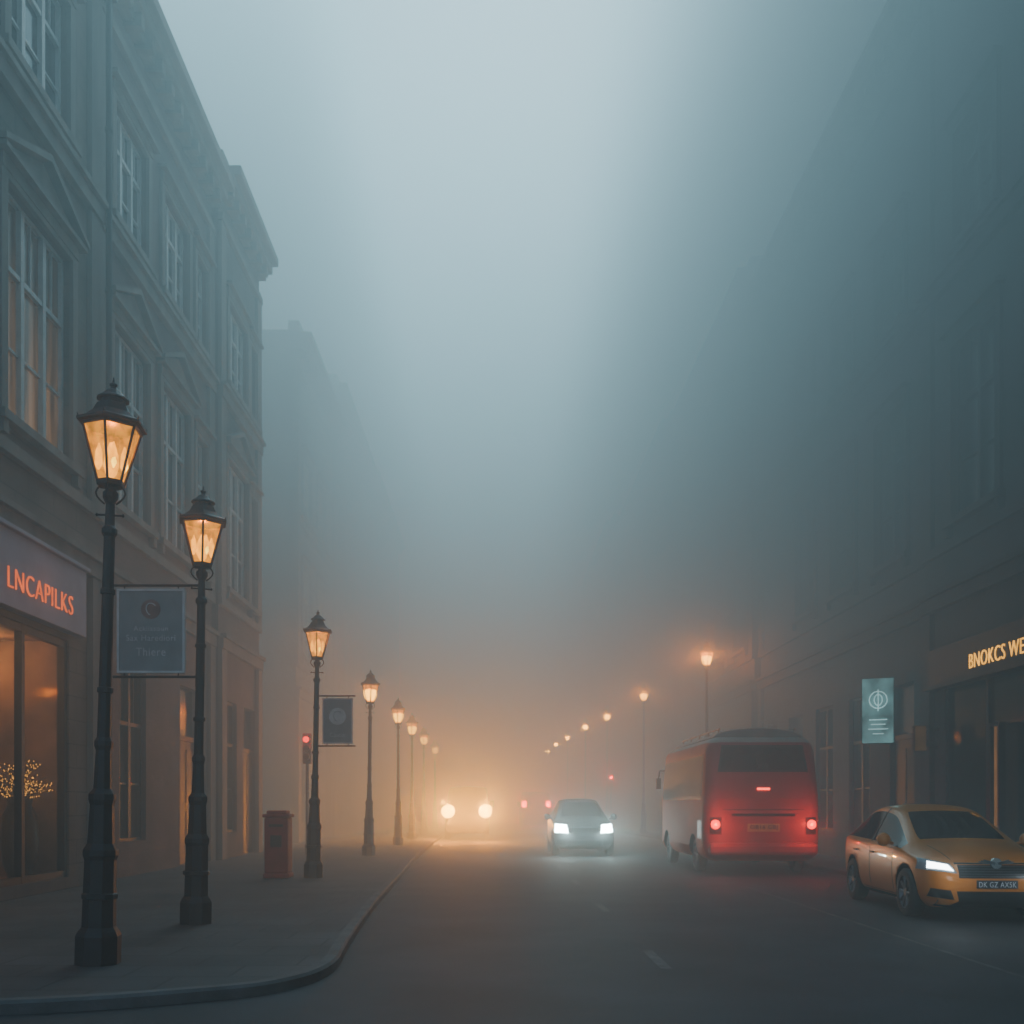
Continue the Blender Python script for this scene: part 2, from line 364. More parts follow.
# ---------------------------------------------------------------- buildings
winmesh={}
def window_meshes(w_,h,lights,ped,framemat,trimm):
    key=(w_,h,lights,ped,framemat,trimm)
    if key in winmesh: return winmesh[key]
    b=MB(); t=.075; y0,y1=.10,.19
    b.box(0.002,t,y0,y1,0.002,h-.002); b.box(w_-t,w_-.002,y0,y1,.002,h-.002)
    b.box(t,w_-t,y0,y1,.002,t); b.box(t,w_-t,y0,y1,h-t,h-.002)
    zt=h*.66
    b.box(t,w_-t,y0-.01,y1-.003,zt,zt+.08)
    for k in range(1,lights):
        x=w_*k/lights; b.box(x-.055,x+.055,y0-.02,y1-.006,t,h-t)
    for k in range(lights):
        xa=w_*k/lights;xb=w_*(k+1)/lights; xm=(xa+xb)/2
        b.box(xa+.055,xb-.055,y0+.02,y1-.01,zt*.5-.02,zt*.5+.02)
        b.box(xm-.013,xm+.013,y0+.03,y1-.012,zt+.08,h-t)
    fr=b.mesh('window_frame',[M[framemat]])
    b=MB(); b.quad((t*.5,.165,t*.5),(w_-t*.5,.165,t*.5),(w_-t*.5,.165,h-t*.5),(t*.5,.165,h-t*.5)); gl=b.mesh('window_glass',[M['winglass']])
    b=MB(); b.box(-.28,w_+.28,-.16,.06,-.14,-.003)
    b.box(-.24,-.08,-.12,.02,-.34,-.143); b.box(w_+.08,w_+.24,-.12,.02,-.34,-.143)
    sill=b.mesh('sill',[M[trimm]])
    b=MB()
    b.box(-.2,-.004,-.07,.02,0,h+.1); b.box(w_+.004,w_+.2,-.07,.02,0,h+.1); b.box(-.004,w_+.004,-.072,.018,h+.004,h+.1)
    b.box(-.2,w_+.2,-.09,.02,h+.102,h+.3)
    b.box(-.32,w_+.32,-.2,.02,h+.302,h+.38)
    if ped:
        b.prismy([(-.3,h+.382),(w_+.3,h+.382),(w_/2,h+.95)],-.08,.02)
        for s in(-1,1):
            xa=w_/2+s*(w_/2+.36)
            b.prismy([(xa,h+.383),(xa,h+.47),(w_/2,h+1.10),(w_/2,h+.98)][::(1 if s>0 else -1)],-.22,.015)
    sur=b.mesh('window_surround',[M[trimm]])
    winmesh[key]=(fr,gl,sill,sur); return winmesh[key]
def wall_mesh(L,H,D,ops,m,reveal=.22):
    xs=sorted({0,L,*[o[0] for o in ops],*[o[1] for o in ops]}); zs=sorted({0,H,*[o[2] for o in ops],*[o[3] for o in ops]})
    b=MB()
    for i in range(len(xs)-1):
        for j in range(len(zs)-1):
            cx,cz=(xs[i]+xs[i+1])/2,(zs[j]+zs[j+1])/2
            if any(o[0]<cx<o[1] and o[2]<cz<o[3] for o in ops): continue
            b.quad((xs[i],0,zs[j]),(xs[i+1],0,zs[j]),(xs[i+1],0,zs[j+1]),(xs[i],0,zs[j+1]))
    for (a,c,e,f) in ops:
        b.quad((a,0,e),(a,reveal,e),(a,reveal,f),(a,0,f)); b.quad((c,0,e),(c,0,f),(c,reveal,f),(c,reveal,e))
        b.quad((a,0,f),(a,reveal,f),(c,reveal,f),(c,0,f)); b.quad((a,0,e),(c,0,e),(c,reveal,e),(a,reveal,e))
    b.quad((0,0,0),(0,0,H),(0,D,H),(0,D,0)); b.quad((L,0,0),(L,D,0),(L,D,H),(L,0,H)); b.quad((0,D,0),(0,D,H),(L,D,H),(L,D,0)); b.quad((0,0,H),(L,0,H),(L,D,H),(0,D,H))
    me=bpy.data.meshes.new('wall'); me.from_pydata(b.v,[],b.f); me.materials.append(m); me.update(); return me
def building(side,X,Y0,Y1,H,wallm,trimm,wins,label,shop=None,ground='bays',D=11,framem='frame',pilasters=True,bands=(5.9,12.55),chim=True):
    L=Y1-Y0
    r=empty('building',(X,Y0,.1) if side<0 else (X,Y1,.1),(0,0,math.radians(90 if side<0 else -90)))
    tx=(lambda y,w_: y-Y0) if side<0 else (lambda y,w_: Y1-(y+w_))
    ops=[(tx(y,w_),tx(y,w_)+w_,z,z+h) for (y,w_,z,h,l,p,wm) in wins]
    if shop:
        ya,yb=shop; xa=tx(ya,yb-ya); ops.append((xa,xa+yb-ya,.2,4.3))
    gops=[]
    if ground=='bays' and not shop:
        n=max(2,int(L/2.6)); 
        for k in range(n):
            xa=L*(k+.5)/n-.75; gops.append((xa,xa+1.5,.02 if k%3==1 else .7,4.3))
    ops+=gops
    obj('wall',wall_mesh(L,H,D,ops,M[wallm]),r)
    b=MB()
    for (a,c,pr) in((H-1.5,H-1.3,.12),(H-.75,H-.55,.22),(H-.55,H-.32,.42),(H-.32,H-.08,.6)):
        b.box(-.0,L-.004,-pr,.01,a+.002,c)
    n=int(L/.6)
    for k in range(n): b.box((k+.3)*L/n-.1,(k+.3)*L/n+.1,-.36,.0,H-.82,H-.553)
    b.box(.003,L-.003,-.12,.3,H-.078,H+.35)
    obj('cornice',b.mesh('cornice',[M[trimm]]),r)
    for z in bands:
        b=MB(); b.box(.002,L-.002,-.14,.01,z-.3,z-.02); b.box(.002,L-.002,-.22,.01,z-.018,z+.08)
        if z==bands[0]: b.box(.004,L-.004,-.1,.01,6.75,6.95)
        obj('string_course',b.mesh('string_course',[M[trimm]]),r)
    if pilasters:
        for xx in(.004,L-.49):
            b=MB()
            b.box(xx,xx+.48,-.11,.01,0.0,5.58)
            b.box(xx,xx+.48,-.09,.01,6.96,H-1.52)
            obj('pilaster',b.mesh('pilaster',[M[trimm]]),r)
    b=MB(); 
    b.prismy([(0,0),(L,0),(L-1.2,1.6),(1.2,1.6)],2.2,D-.5); me=b.mesh('roof',[M['roof']]); rf=obj('roof',me,r,(0,0,H+.005))
    if chim:
        b=MB(); b.box(L*.5-.6,L*.5+.6,6,6.8,1.2,3.0); 
        for k in range(3): b.lathe([(.13,2.99),(.11,3.5)],8,(L*.5-.38+k*.38,6.4,0))
        obj('chimney',b.mesh('chimney',[M[wallm]]),rf)
    for (y,w_,z,h,l,p,wm),op in zip(wins,ops):
        fr,gl,si,su=window_meshes(w_,h,l,p,framem,trimm)
        wo=obj('window',fr,r,(op[0],0,op[2])); g=obj('window_glass',gl,wo); obj('sill',si,wo); obj('window_surround',su,wo)
        if wm: g.material_slots[0].link='OBJECT'; g.material_slots[0].material=M['winwarm']
    for (a,c,e,f) in gops:
        if e<.1:
            b=MB(); b.box(a+.01,c-.01,.12,.2,.02,3.0); b.box(a+.15,a+.68,.10,.119,.3,1.3); b.box(c-.68,c-.15,.10,.119,.3,1.3);b.box(a+.15,a+.68,.10,.119,1.5,2.8); b.box(c-.68,c-.15,.10,.119,1.5,2.8)
            b.box(a+.01,c-.01,.08,.21,3.003,3.12)
            dr=obj('door',b.mesh('door',[M['framedark']]),r)
            b=MB(); b.tube(((a+c)/2+.08,.04,1.25),((a+c)/2+.08,.04,1.55),.014); obj('handle',b.mesh('handle',[M['chrome']]),dr)
            b=MB(); b.quad((a+.01,.17,3.12),(c-.01,.17,3.12),(c-.01,.17,f),(a+.01,.17,f)); obj('fanlight',b.mesh('fanlight',[M['winglass']]),r)
        else:
            fr,gl,si,su=window_meshes(1.5,3.6,2,False,'framedark',trimm)
            wo=obj('window',fr,r,(a,0,e)); obj('window_glass',gl,wo)
    r['label']=label; r['category']='building'
    return r,tx
def winrow(ys,w_,lights=3,ped=True,warm=()):
    out=[]
    for i,y in enumerate(ys): out+= [(y,w_,7.35,3.55,lights,ped,i in warm),(y+.1,w_-.2,12.95,2.3,lights,False,False)]
    return out
A,txA=building(-1,-7.4,8.6,18.55,18.0,'stoneA','trim',winrow([10.6,15.0],2.3,3,True,(1,)),'brown stone building with lit shopfront and pedimented windows',shop=(10.2,17.3))
B_,_=building(-1,-7.45,18.6,26.2,17.9,'brickB','trim',winrow([19.35,22.2],2.0,3,True)+[(24.75,.9,7.35,3.3,1,False,False),(24.75,.9,12.95,2.2,1,False,False)],'red brick terrace building with tall pedimented windows')
C_,_=building(-1,-7.3,26.25,30.8,18.4,'brickC','trim',winrow([27.1],2.2,3,True)+[(29.6,.7,7.35,3.3,1,False,False),(29.6,.7,12.95,2.2,1,False,False)],'dark brick corner building with heavy projecting cornice')
for (y0,y1,H,wm) in((38,47,19.6,'stoneD'),(47.05,60,21.5,'brickC'),(60.05,78,21.8,'stoneD')):
    ys=[y0+1.2+k*3.3 for k in range(int((y1-y0-1.5)/3.3))]
    building(-1,-7.6,y0,y1,H,wm,'trim',winrow(ys,1.9,2,False),'tall terrace building dissolving into the fog',chim=False)
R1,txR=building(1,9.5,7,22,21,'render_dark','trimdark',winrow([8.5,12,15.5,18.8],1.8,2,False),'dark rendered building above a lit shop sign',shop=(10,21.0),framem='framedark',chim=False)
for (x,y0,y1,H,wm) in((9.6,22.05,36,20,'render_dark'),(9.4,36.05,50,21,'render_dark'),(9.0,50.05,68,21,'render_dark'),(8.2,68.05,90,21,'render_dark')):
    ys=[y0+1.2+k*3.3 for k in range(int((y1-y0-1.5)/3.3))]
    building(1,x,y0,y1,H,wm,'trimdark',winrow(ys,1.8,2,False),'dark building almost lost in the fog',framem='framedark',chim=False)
b=MB(); b.tube((0,0,0.1),(0,0,16.6),.06,10); b.box(-.12,.12,-.12,.12,16.5,16.85)
for z in(2,5,8,11,14): b.lathe([(.075,z),(.075,z+.08)],10)
o=obj('drainpipe',b.mesh('drainpipe',[M['framedark']]),None,(-7.2,18.57,.1)); tag(o,'dark iron drainpipe between two building fronts','drainpipe')

def shopfront(r,xa,xb,framem,glassm,warmcol,power,panes,name='shop_window'):
    b=MB()
    for x in panes: b.box(x-.05,x+.05,.04,.16,.2,4.3)
    for z in(.2,4.18): b.box(panes[0]+.05,panes[-1]-.05,.045,.155,z+.002,z+.118)
    fr=obj(name,b.mesh(name,[M[framem]]),r)
    for p,q in zip(panes,panes[1:]):
        b=MB(); b.quad((p+.05,.1,.32),(q-.05,.1,.32),(q-.05,.1,4.18),(p+.05,.1,4.18)); obj('glass_pane',b.mesh('glass_pane',[glassm]),fr)
    b=MB(); b.quad((xa,.222,.2),(xb,.222,.2),(xb,3.0,.2),(xa,3.0,.2)); b.quad((xa,3.0,.2),(xb,3.0,.2),(xb,3.0,4.3),(xa,3.0,4.3))
    b.quad((xa,.222,4.3),(xb,.222,4.3),(xb,3.0,4.3),(xa,3.0,4.3)); b.quad((xa,.222,.2),(xa,3,.2),(xa,3,4.3),(xa,.222,4.3)); b.quad((xb,.222,.2),(xb,3,.2),(xb,3,4.3),(xb,.222,4.3))
    obj('shop_interior',b.mesh('shop_interior',[warmcol]),r)
sg=thin_glass('shop_glass',(.85,.8,.75),None,0,.05)
mi=mat('shop_wall',(.26,.17,.11),.8,.5,1.5)
shopfront(A,txA(10.2,0),txA(17.3,0),'framedark',sg,mi,0,[txA(y,0) for y in(10.25,12.0,13.85,15.7,17.25)])
for yy in(12.2,15.0,16.6): light('shop_light',(txA(yy,0),1.2,4.0),30,(1,.42,.1),.15,A)
b=MB()
for k in range(3): b.box(.9+k*2.1,2.4+k*2.1,2.55,2.98,.25,.3+1.1)
for k in range(3):
    for z in(1.9,2.5): b.box(.9+k*2.1,2.4+k*2.1,2.6,2.98,z,z+.04)
obj('display_shelf',b.mesh('display_shelf',[M['framedark']]),A)
pt=empty('potted_tree',(-8.0,16.75,.3)); pt.scale=(.85,.85,1.25); tag(pt,'dark urn holding bare twigs hung with golden fairy lights','potted plant')
b=MB(); b.lathe([(.2,0),(.22,.03),(.32,.25),(.36,.55),(.32,.85),(.22,1.0),(.25,1.08),(.23,1.08)],20); obj('urn',b.mesh('urn',[mat('urn_glaze',(.03,.022,.02),.3,.2,3)],True),pt)
b=MB(); fl=MB()
for k in range(90):
    a=random.uniform(0,6.28); el=random.uniform(.35,1.5); Ln=random.uniform(.45,.8)
    p0=Vector((0,0,1.0)); p1=p0+Vector((math.cos(a)*math.cos(el)*.4,math.sin(a)*math.cos(el)*.4,math.sin(el)*.5))*Ln
    p2=p1+Vector((math.cos(a)*math.cos(el*.6)*.45,math.sin(a)*math.cos(el*.6)*.45,math.sin(el*.6)*.4-.05))*Ln
    b.path([p0,p1,p2],.006,4)
    for t in range(4):
        q=p1.lerp(p2,random.uniform(0,1.1)); fl.lathe([(.002,-.011),(.011,0),(.002,.011)],5,q)
obj('twigs',b.mesh('twigs',[M['framedark']]),pt); o=obj('fairy_lights',fl.mesh('fairy_lights',[emat('fairy',(1,.45,.08),1.8)]),pt); o['kind']='stuff'
mboard=mat('sign_board_mauve',(.34,.34,.42),.6,.12,2,.1)
ss=empty('shop_sign',(-7.4,10.1,.1),(0,0,math.radians(90))); tag(ss,'mauve shop fascia with glowing red lettering','shop sign')
b=MB(); b.box(0,7.45,-.2,-.002,4.4,5.55); b.box(-.05,7.5,-.26,-.002,5.553,5.62); obj('fascia_board',b.mesh('fascia_board',[mboard]),ss,bevel=.01)
neon=emat('neon_red',(1,.15,.03),1.3,.2,5)
obj('lettering',text_mesh('lettering','LNCAPILKS',.5,neon,.01,width=2.25,height=.31,offset=-.01),ss,(4.6,-.212,4.68))
light('neon_light',(5.8,-.5,4.9),1.5,(1,.25,.1),.3,ss)
gr=thin_glass('shop_glass_dim',(.5,.5,.5),None,0,.06); md=mat('shop_dark',(.05,.045,.04),.8,.3,1.5)
pr=[txR(y,0) for y in(21.0,19.3,17.6,15.9,14.2,12.5,10.0)]
shopfront(R1,pr[0],pr[-1],'framedark',gr,md,0,pr)
light('shop_light',(txR(15,0),1.5,3.8),4,(1,.55,.25),.15,R1)
rs=empty('shop_sign',(9.5,21.4,.1),(0,0,math.radians(-90))); tag(rs,'dark shop fascia with glowing gold lettering','shop sign')
b=MB(); b.box(0,11,-.2,-.002,3.95,4.75); b.box(-.05,11.05,-.3,-.002,3.88,3.947); obj('fascia_board',b.mesh('fascia_board',[mat('fascia_black',(.02,.02,.022),.5,.2,3)]),rs,bevel=.01)
gold=emat('gold_letters',(1,.44,.04),2.6,.2,4)
obj('lettering',text_mesh('lettering','BNOKCS WE',.5,gold,.008,width=2.02,height=.28,offset=-.004),rs,(1.9,-.212,4.12))
b=MB(); b.box(0,.07,-.14,-.02,.3,3.0); b.box(.35,.42,-.14,-.02,.3,3.0); b.box(.07,.35,-.14,-.02,2.93,3.0); b.box(.07,.35,-.14,-.02,.3,.37)
dp=obj('lit_doorway',b.mesh('lit_doorway',[M['framedark']]),None,(9.5,18.9,.1),(0,0,math.radians(-90))); tag(dp,'narrow warm-lit doorway in the shop front','doorway')
b=MB(); b.box(.07,.35,-.06,-.02,.37,2.93); obj('lit_panel',b.mesh('lit_panel',[emat('warm_panel',(1,.42,.12),.2,.5,2)]),dp)  # lit shop doorway: glowing panel stands in for the light inside
def blade(x,y,z0,w_,h,matf,label,rz=0):
    r=empty('projecting_sign',(x,y,z0),(0,0,rz)); tag(r,label,'sign')
    b=MB(); b.box(0,w_,-.06,.06,0,h); o=obj('sign_case',b.mesh('sign_case',[M['framedark']]),r,bevel=.01)
    b=MB(); b.box(.015,w_-.015,-.068,-.0605,.015,h-.015); obj('sign_face',b.mesh('sign_face',[matf]),r)
    for z in(h*.15,h*.85): 
        b=MB(); b.box(w_,w_+.3,-.02,.02,z-.02,z+.02)
        obj('bracket',b.mesh('bracket',[M['framedark']]),r)
    return r
cy=emat('lit_cyan',(.34,.76,.78),.30,.6,2.5)
r=blade(8.73,23.7,3.0,.72,1.55,cy,'pale cyan illuminated sign with round emblem on wall bracket',math.radians(-24))
dk=mat('sign_print',(.9,.95,.95),.5,.1,3,emit=(.6,1,1),es=.6)
b=MB()
for k in range(20):
    a=2*math.pi*k/20;a2=2*math.pi*(k+1)/20; c=(.37,1.03)
    b.tube((c[0]+.2*math.cos(a),-.072,c[1]+.2*math.sin(a)),(c[0]+.2*math.cos(a2),-.072,c[1]+.2*math.sin(a2)),.014,5)
    b.tube((c[0]+.09*math.cos(a),-.072,c[1]+.13*math.sin(a)),(c[0]+.09*math.cos(a2),-.072,c[1]+.13*math.sin(a2)),.012,5)
b.tube((.37,-.072,.76),(.37,-.072,1.28),.012,5)
for k,wd in enumerate((.2,.16,.22,.12)): b.box(.37-wd,.37+wd,-.076,-.0695,.55-k*.11,.575-k*.11)
obj('emblem',b.mesh('emblem',[dk]),r)
light('sign_glow',(.34,-.5,.8),4,(.4,.95,1),.2,r)
blade(8.95,21.3,2.7,.26,.55,emat('lit_amber',(1,.5,.15),.06,.3,6),'small dim amber sign projecting from the shop wall')

sb=mat('sign_board_grey',(.22,.232,.235),.6,.15,4,.1); ink=mat('sign_ink',(.50,.51,.51),.6,.2,5); redink=mat('sign_red_ink',(.22,.125,.10),.6,.3,6)
def hang_sign(xl,xr,y,zt,zb,pole_side,label,lines,circ):
    r=empty('hanging_sign',(xl,y,zb)); tag(r,label,'sign','signs hung from the lamp posts'); w_=xr-xl;h=zt-zb
    b=MB(); b.box(0,w_,-.02,.02,0,h); obj('sign_board',b.mesh('sign_board',[sb]),r,bevel=.006)
    b=MB(); t=.022
    b.box(-.005,t,-.032,.032,-.005,h+.005); b.box(w_-t,w_+.005,-.032,.032,-.005,h+.005); b.box(t,w_-t,-.03,.03,-.005,t); b.box(t,w_-t,-.03,.03,h-t,h+.005)
    obj('sign_frame',b.mesh('sign_frame',[ink]),r)
    x0,x1=(-.06,w_+.2) if pole_side>0 else (-.16,w_+.06)
    for z,zz in((h+.05,h),(-.05,0)):
        b=MB(); b.tube((x0,0,z),(x1,0,z),.016,8)
        for x in(.08,w_-.08): b.tube((x,0,zz),(x,0,z),.01,6)
        obj('bracket',b.mesh('bracket',[M['iron']]),r)
    cx,cz,R=circ; b=MB(); 
    b.lathe([(R,0),(R,.004)],24,(w_*cx,-.025,h*cz),axis='y')
    em_=obj('emblem',b.mesh('emblem',[redink if pole_side>0 else ink]),r)
    b=MB(); pts=[(w_*cx+R*.6*math.cos(a*.5+.6)*(1-a*.05),-.031,h*cz+R*.6*math.sin(a*.5+.6)) for a in range(9)]
    b.path(pts,.007,5); obj('emblem_swirl',b.mesh('emblem_swirl',[ink if pole_side>0 else sb]),em_)
    for (t_,zz,hh,ww) in lines:
        obj('lettering',text_mesh('lettering',t_,.1,ink,.002,width=ww,height=hh,align='CENTER'),r,(w_/2,-.024,h*zz))
    return r
hang_sign(-4.62,-3.80,12.2,4.19,3.17,1,'grey hanging shop sign with red emblem and lettering',[('Ackiissoun',.5,.06,.42),('Sax Harediori',.38,.075,.6),('Thiere',.2,.1,.36)],(.5,.76,.12))
hang_sign(-3.44,-2.85,19.9,3.68,2.78,-1,'small square sign with round emblem hung on lamp post',[('Caxio',.14,.09,.3)],(.5,.6,.17))

r=empty('post_box',(-4.33,19.9,.1)); tag(r,'dull red pillar post box standing on the pavement','post box')
b=MB(); b.box(-.26,.26,-.24,.24,0,.1); b.box(-.235,.235,-.22,.22,.1,1.2); obj('box_body',b.mesh('box_body',[mat('post_red',(.34,.016,.016),.7,.25,4)]),r,bevel=.03)
b=MB(); b.box(-.27,.27,-.25,.25,1.203,1.27); b.box(-.2,.2,-.18,.18,1.27,1.34); obj('cap',b.mesh('cap',[bpy.data.materials['post_red']]),r,bevel=.025)
b=MB(); b.box(-.14,.14,-.232,-.221,1.02,1.07); sl_=obj('slot',b.mesh('slot',[M['black']]),r)
b=MB(); b.box(-.11,.11,-.228,-.221,.62,.85); obj('collection_plate',b.mesh('collection_plate',[M['black']]),r)

redl=emat('signal_red',(1,.02,.01),5)
def traffic_light(x,y,z,pw):
    r=empty('traffic_light',(x,y,.1)); tag(r,'traffic light showing red on a dark pole','traffic light')
    b=MB(); b.lathe([(.07,0),(.07,.3),(.045,.34),(.045,z-.75)],12); obj('pole',b.mesh('pole',[M['trim']]),r)
    b=MB(); b.box(-.12,.12,-.08,.1,z-.80,z+.08)
    for k in range(3):
        zz=z-.1-k*.25
        b.lathe([(.095,-.2),(.10,-.08)],14,(0,0,zz),axis='y',caps=False)
    obj('signal_head',b.mesh('signal_head',[M['trim']]),r)
    for k,m in enumerate((redl,M['carglass'],M['carglass'])):
        b=MB(); b.lathe([(.09,-.205),(.09,-.083)],16,(0,0,z-.1-k*.25),axis='y'); l_=obj('signal_lens',b.mesh('signal_lens',[m]),r)
        if k==0 and y>40: l_.material_slots[0].link='OBJECT'; l_.material_slots[0].material=emat('signal_red_far',(1,.02,.01),90)
    light('signal_light',(0,-.35,z-.1),pw,(1,.03,.01),.06,r)
traffic_light(-5.47,29,3.45,14); traffic_light(6.75,58,3.15,260)

# ---------------------------------------------------------------- vehicles
def ring(st):
    y,w_,zb,zs,wt,zt=st
    h=[(0,zb),(.8*w_,zb),(w_*.965,zb+.1),(w_,zb+(zs-zb)*.5),(w_*.985,zs-.04),(w_*.94,zs),(wt,zt-.06),(wt*.82,zt-.005),(0,zt+.02)]
    return [(x,y,z) for x,z in h]+[(-x,y,z) for x,z in h[-2:0:-1]]
def loft_car(stations,ws,roofs,paint,wheels,wr,sc=(1,1,1)):
    R=[ring(s) for s in stations]; n=len(R[0]); v=[(p[0]*sc[0],p[1]*sc[1],p[2]*sc[2]) for r in R for p in r]; f=[];m=[]
    for i in range(len(R)-1):
        for k in range(n):
            a=i*n+k;b_=i*n+(k+1)%n; f.append((a,b_,b_+n,a+n))
            kk=k if k<8 else n-1-k
            mi=0
            if kk==5 and ws<=i<=roofs[1]: mi=1
            if kk==7 and i==ws: mi=2
            if kk==7 and i==roofs[1]: mi=2
            if kk==0: mi=3
            m.append(mi)
    f.append(tuple(range(n))[::-1]); m.append(0); f.append(tuple((len(R)-1)*n+k for k in range(n))); m.append(0)
    me=bpy.data.meshes.new('body'); me.from_pydata(v,[],f)
    for mm in(paint,M['carglass'],M['carglass'],M['black']): me.materials.append(mm)
    for p,k in zip(me.polygons,m): p.material_index=k; p.use_smooth=True
    bm=bmesh.new(); bm.from_mesh(me); bmesh.ops.recalc_face_normals(bm,faces=bm.faces)
    cl=bm.edges.layers.float.new('crease_edge'); bm.verts.ensure_lookup_table(); bm.edges.ensure_lookup_table()
    for e in bm.edges:
        a,b_=e.verts[0].index,e.verts[1].index; ka,kb=a%n,b_%n; ia,ib=a//n,b_//n
        ka_=ka if ka<=8 else n-ka; kb_=kb if kb<=8 else n-kb
        if ka_==kb_ and ia!=ib:
            if ka_==5 : e[cl]=.5
            if ka_==6 and min(ia,ib)>=ws: e[cl]=.3
            if ka_==1: e[cl]=.6
            if ka_==7 and min(ia,ib) in(ws,roofs[1]): e[cl]=.6
        if ia==ib and ia in(ws,roofs[0],roofs[1],roofs[1]+1) and min(ka_,kb_)>=5: e[cl]=.4
    bm.to_mesh(me); bm.free()
    o=bpy.data.objects.new('tmpbody',me); COL.objects.link(o)
    s=o.modifiers.new('s','SUBSURF'); s.levels=3; s.render_levels=3
    cut=MB()
    for (y,z) in wheels:
        for sx in(-1,1):
            x0=sx*.62*sc[0]; x1=sx*1.3*sc[0]; cut.lathe([(wr+.055,min(x0,x1)),(wr+.055,max(x0,x1))],32,(0,y,z),axis='x',m=3)
    cm=cut.mesh('cut',[paint,M['carglass'],M['carglass'],M['black']]); c=bpy.data.objects.new('cut',cm); COL.objects.link(c)
    bo=o.modifiers.new('bo','BOOLEAN'); bo.object=c; bo.operation='DIFFERENCE'; bo.solver='EXACT'
    dg=bpy.context.evaluated_depsgraph_get(); em=bpy.data.meshes.new_from_object(o.evaluated_get(dg))
    bpy.data.objects.remove(o); bpy.data.objects.remove(c)
    return em
def split(em,idxs,name,mt,filt=None):
    me=bpy.data.meshes.new(name); remap={}; v=[];f=[];mi=[]
    for p in em.polygons:
        if p.material_index in idxs and (filt is None or filt(p.center)):
            t=[]
            for k in p.vertices:
                if k not in remap: remap[k]=len(v); v.append(tuple(em.vertices[k].co))
                t.append(remap[k])
            f.append(t); mi.append(idxs.index(p.material_index))
    me.from_pydata(v,[],f)
    for m_ in mt: me.materials.append(m_)
    for p,k in zip(me.polygons,mi): p.material_index=k; p.use_smooth=True
    me.update(); return me
def patch(bvh,c,dirn,off,nx=8,nz=6,thick=0):
    b=MB(); G=[]
    for j in range(nz+1):
        row=[]
        for i in range(nx+1):
            s,t=i/nx,j/nz
            u=(1-t)*((1-s)*c[0][0]+s*c[1][0])+t*((1-s)*c[3][0]+s*c[2][0]); z=(1-t)*((1-s)*c[0][1]+s*c[1][1])+t*((1-s)*c[3][1]+s*c[2][1])
            if dirn=='front': o_,dd=Vector((u,-3,z)),Vector((0,1,0))
            elif dirn=='back': o_,dd=Vector((u,12,z)),Vector((0,-1,0))
            elif dirn=='left': o_,dd=Vector((-3,u,z)),Vector((1,0,0))
            else: o_,dd=Vector((3,u,z)),Vector((-1,0,0))
            h=bvh.ray_cast(o_,dd)
            if h[0] is None: h=bvh.find_nearest(o_+dd*3)
            nn=h[1] if h[1].dot(dd)<0 else -h[1]
            row.append(tuple(h[0]+nn*off))
        G.append(row)
    i0=len(b.v)
    for row in G: b.v+=row
    for j in range(nz):
        for i in range(nx):
            a=i0+j*(nx+1)+i; b.f.append((a,a+1,a+nx+2,a+nx+1)); b.m.append(0)
    return b
def pobj(name,b,m,parent,smooth=True): return obj(name,b.mesh(name,[m],smooth),parent)
wheelcache={}
def wheel(parent,x,y,r,side):
    key=(r,side)
    if key not in wheelcache:
        b=MB(); b.lathe([(r*.66,-.1),(r*.9,-.105),(r*.98,-.08),(r,-.03),(r,.03),(r*.98,.08),(r*.9,.105),(r*.66,.1)],36,axis='x',caps=False); ty=b.mesh('tyre',[M['tyre']],True)
        b=MB(); b.lathe([(r*.67,-.09),(r*.6,-.03),(r*.6,.03),(r*.67,.09)],36,axis='x',caps=False)
        b.lathe([(r*.16,.03*side),(r*.16,.085*side)],16,axis='x')
        for k in range(10):
            a=2*math.pi*k/10; p=(.07*side,r*.12*math.cos(a),r*.12*math.sin(a)); q=(.08*side,r*.64*math.cos(a+.06),r*.64*math.sin(a+.06)); b.tube(p,q,r*.05,6)
        rm=b.mesh('rim',[M['rim']],False)
        b=MB(); b.lathe([(r*.6,-.005),(r*.6,.005)],24,axis='x'); dk_=b.mesh('brake_disc',[M['black']])
        wheelcache[key]=(ty,rm,dk_)
    ty,rm,dk_=wheelcache[key]
    wo=obj('wheel',ty,parent,(x,y,r)); obj('rim',rm,wo); obj('brake_disc',dk_,wo)
HATCH=[(0.0,.52,.33,.55,.46,.61),(.07,.70,.22,.64,.60,.71),(.27,.84,.17,.75,.71,.85),(.65,.895,.17,.84,.75,.955),(1.12,.905,.17,.905,.76,1.02),(2.0,.91,.17,.955,.60,1.43),(2.5,.91,.17,.97,.61,1.52),(3.15,.91,.17,.99,.60,1.50),(3.75,.89,.18,1.01,.55,1.37),(4.12,.85,.22,.98,.66,1.05),(4.22,.72,.34,.82,.6,.88)]
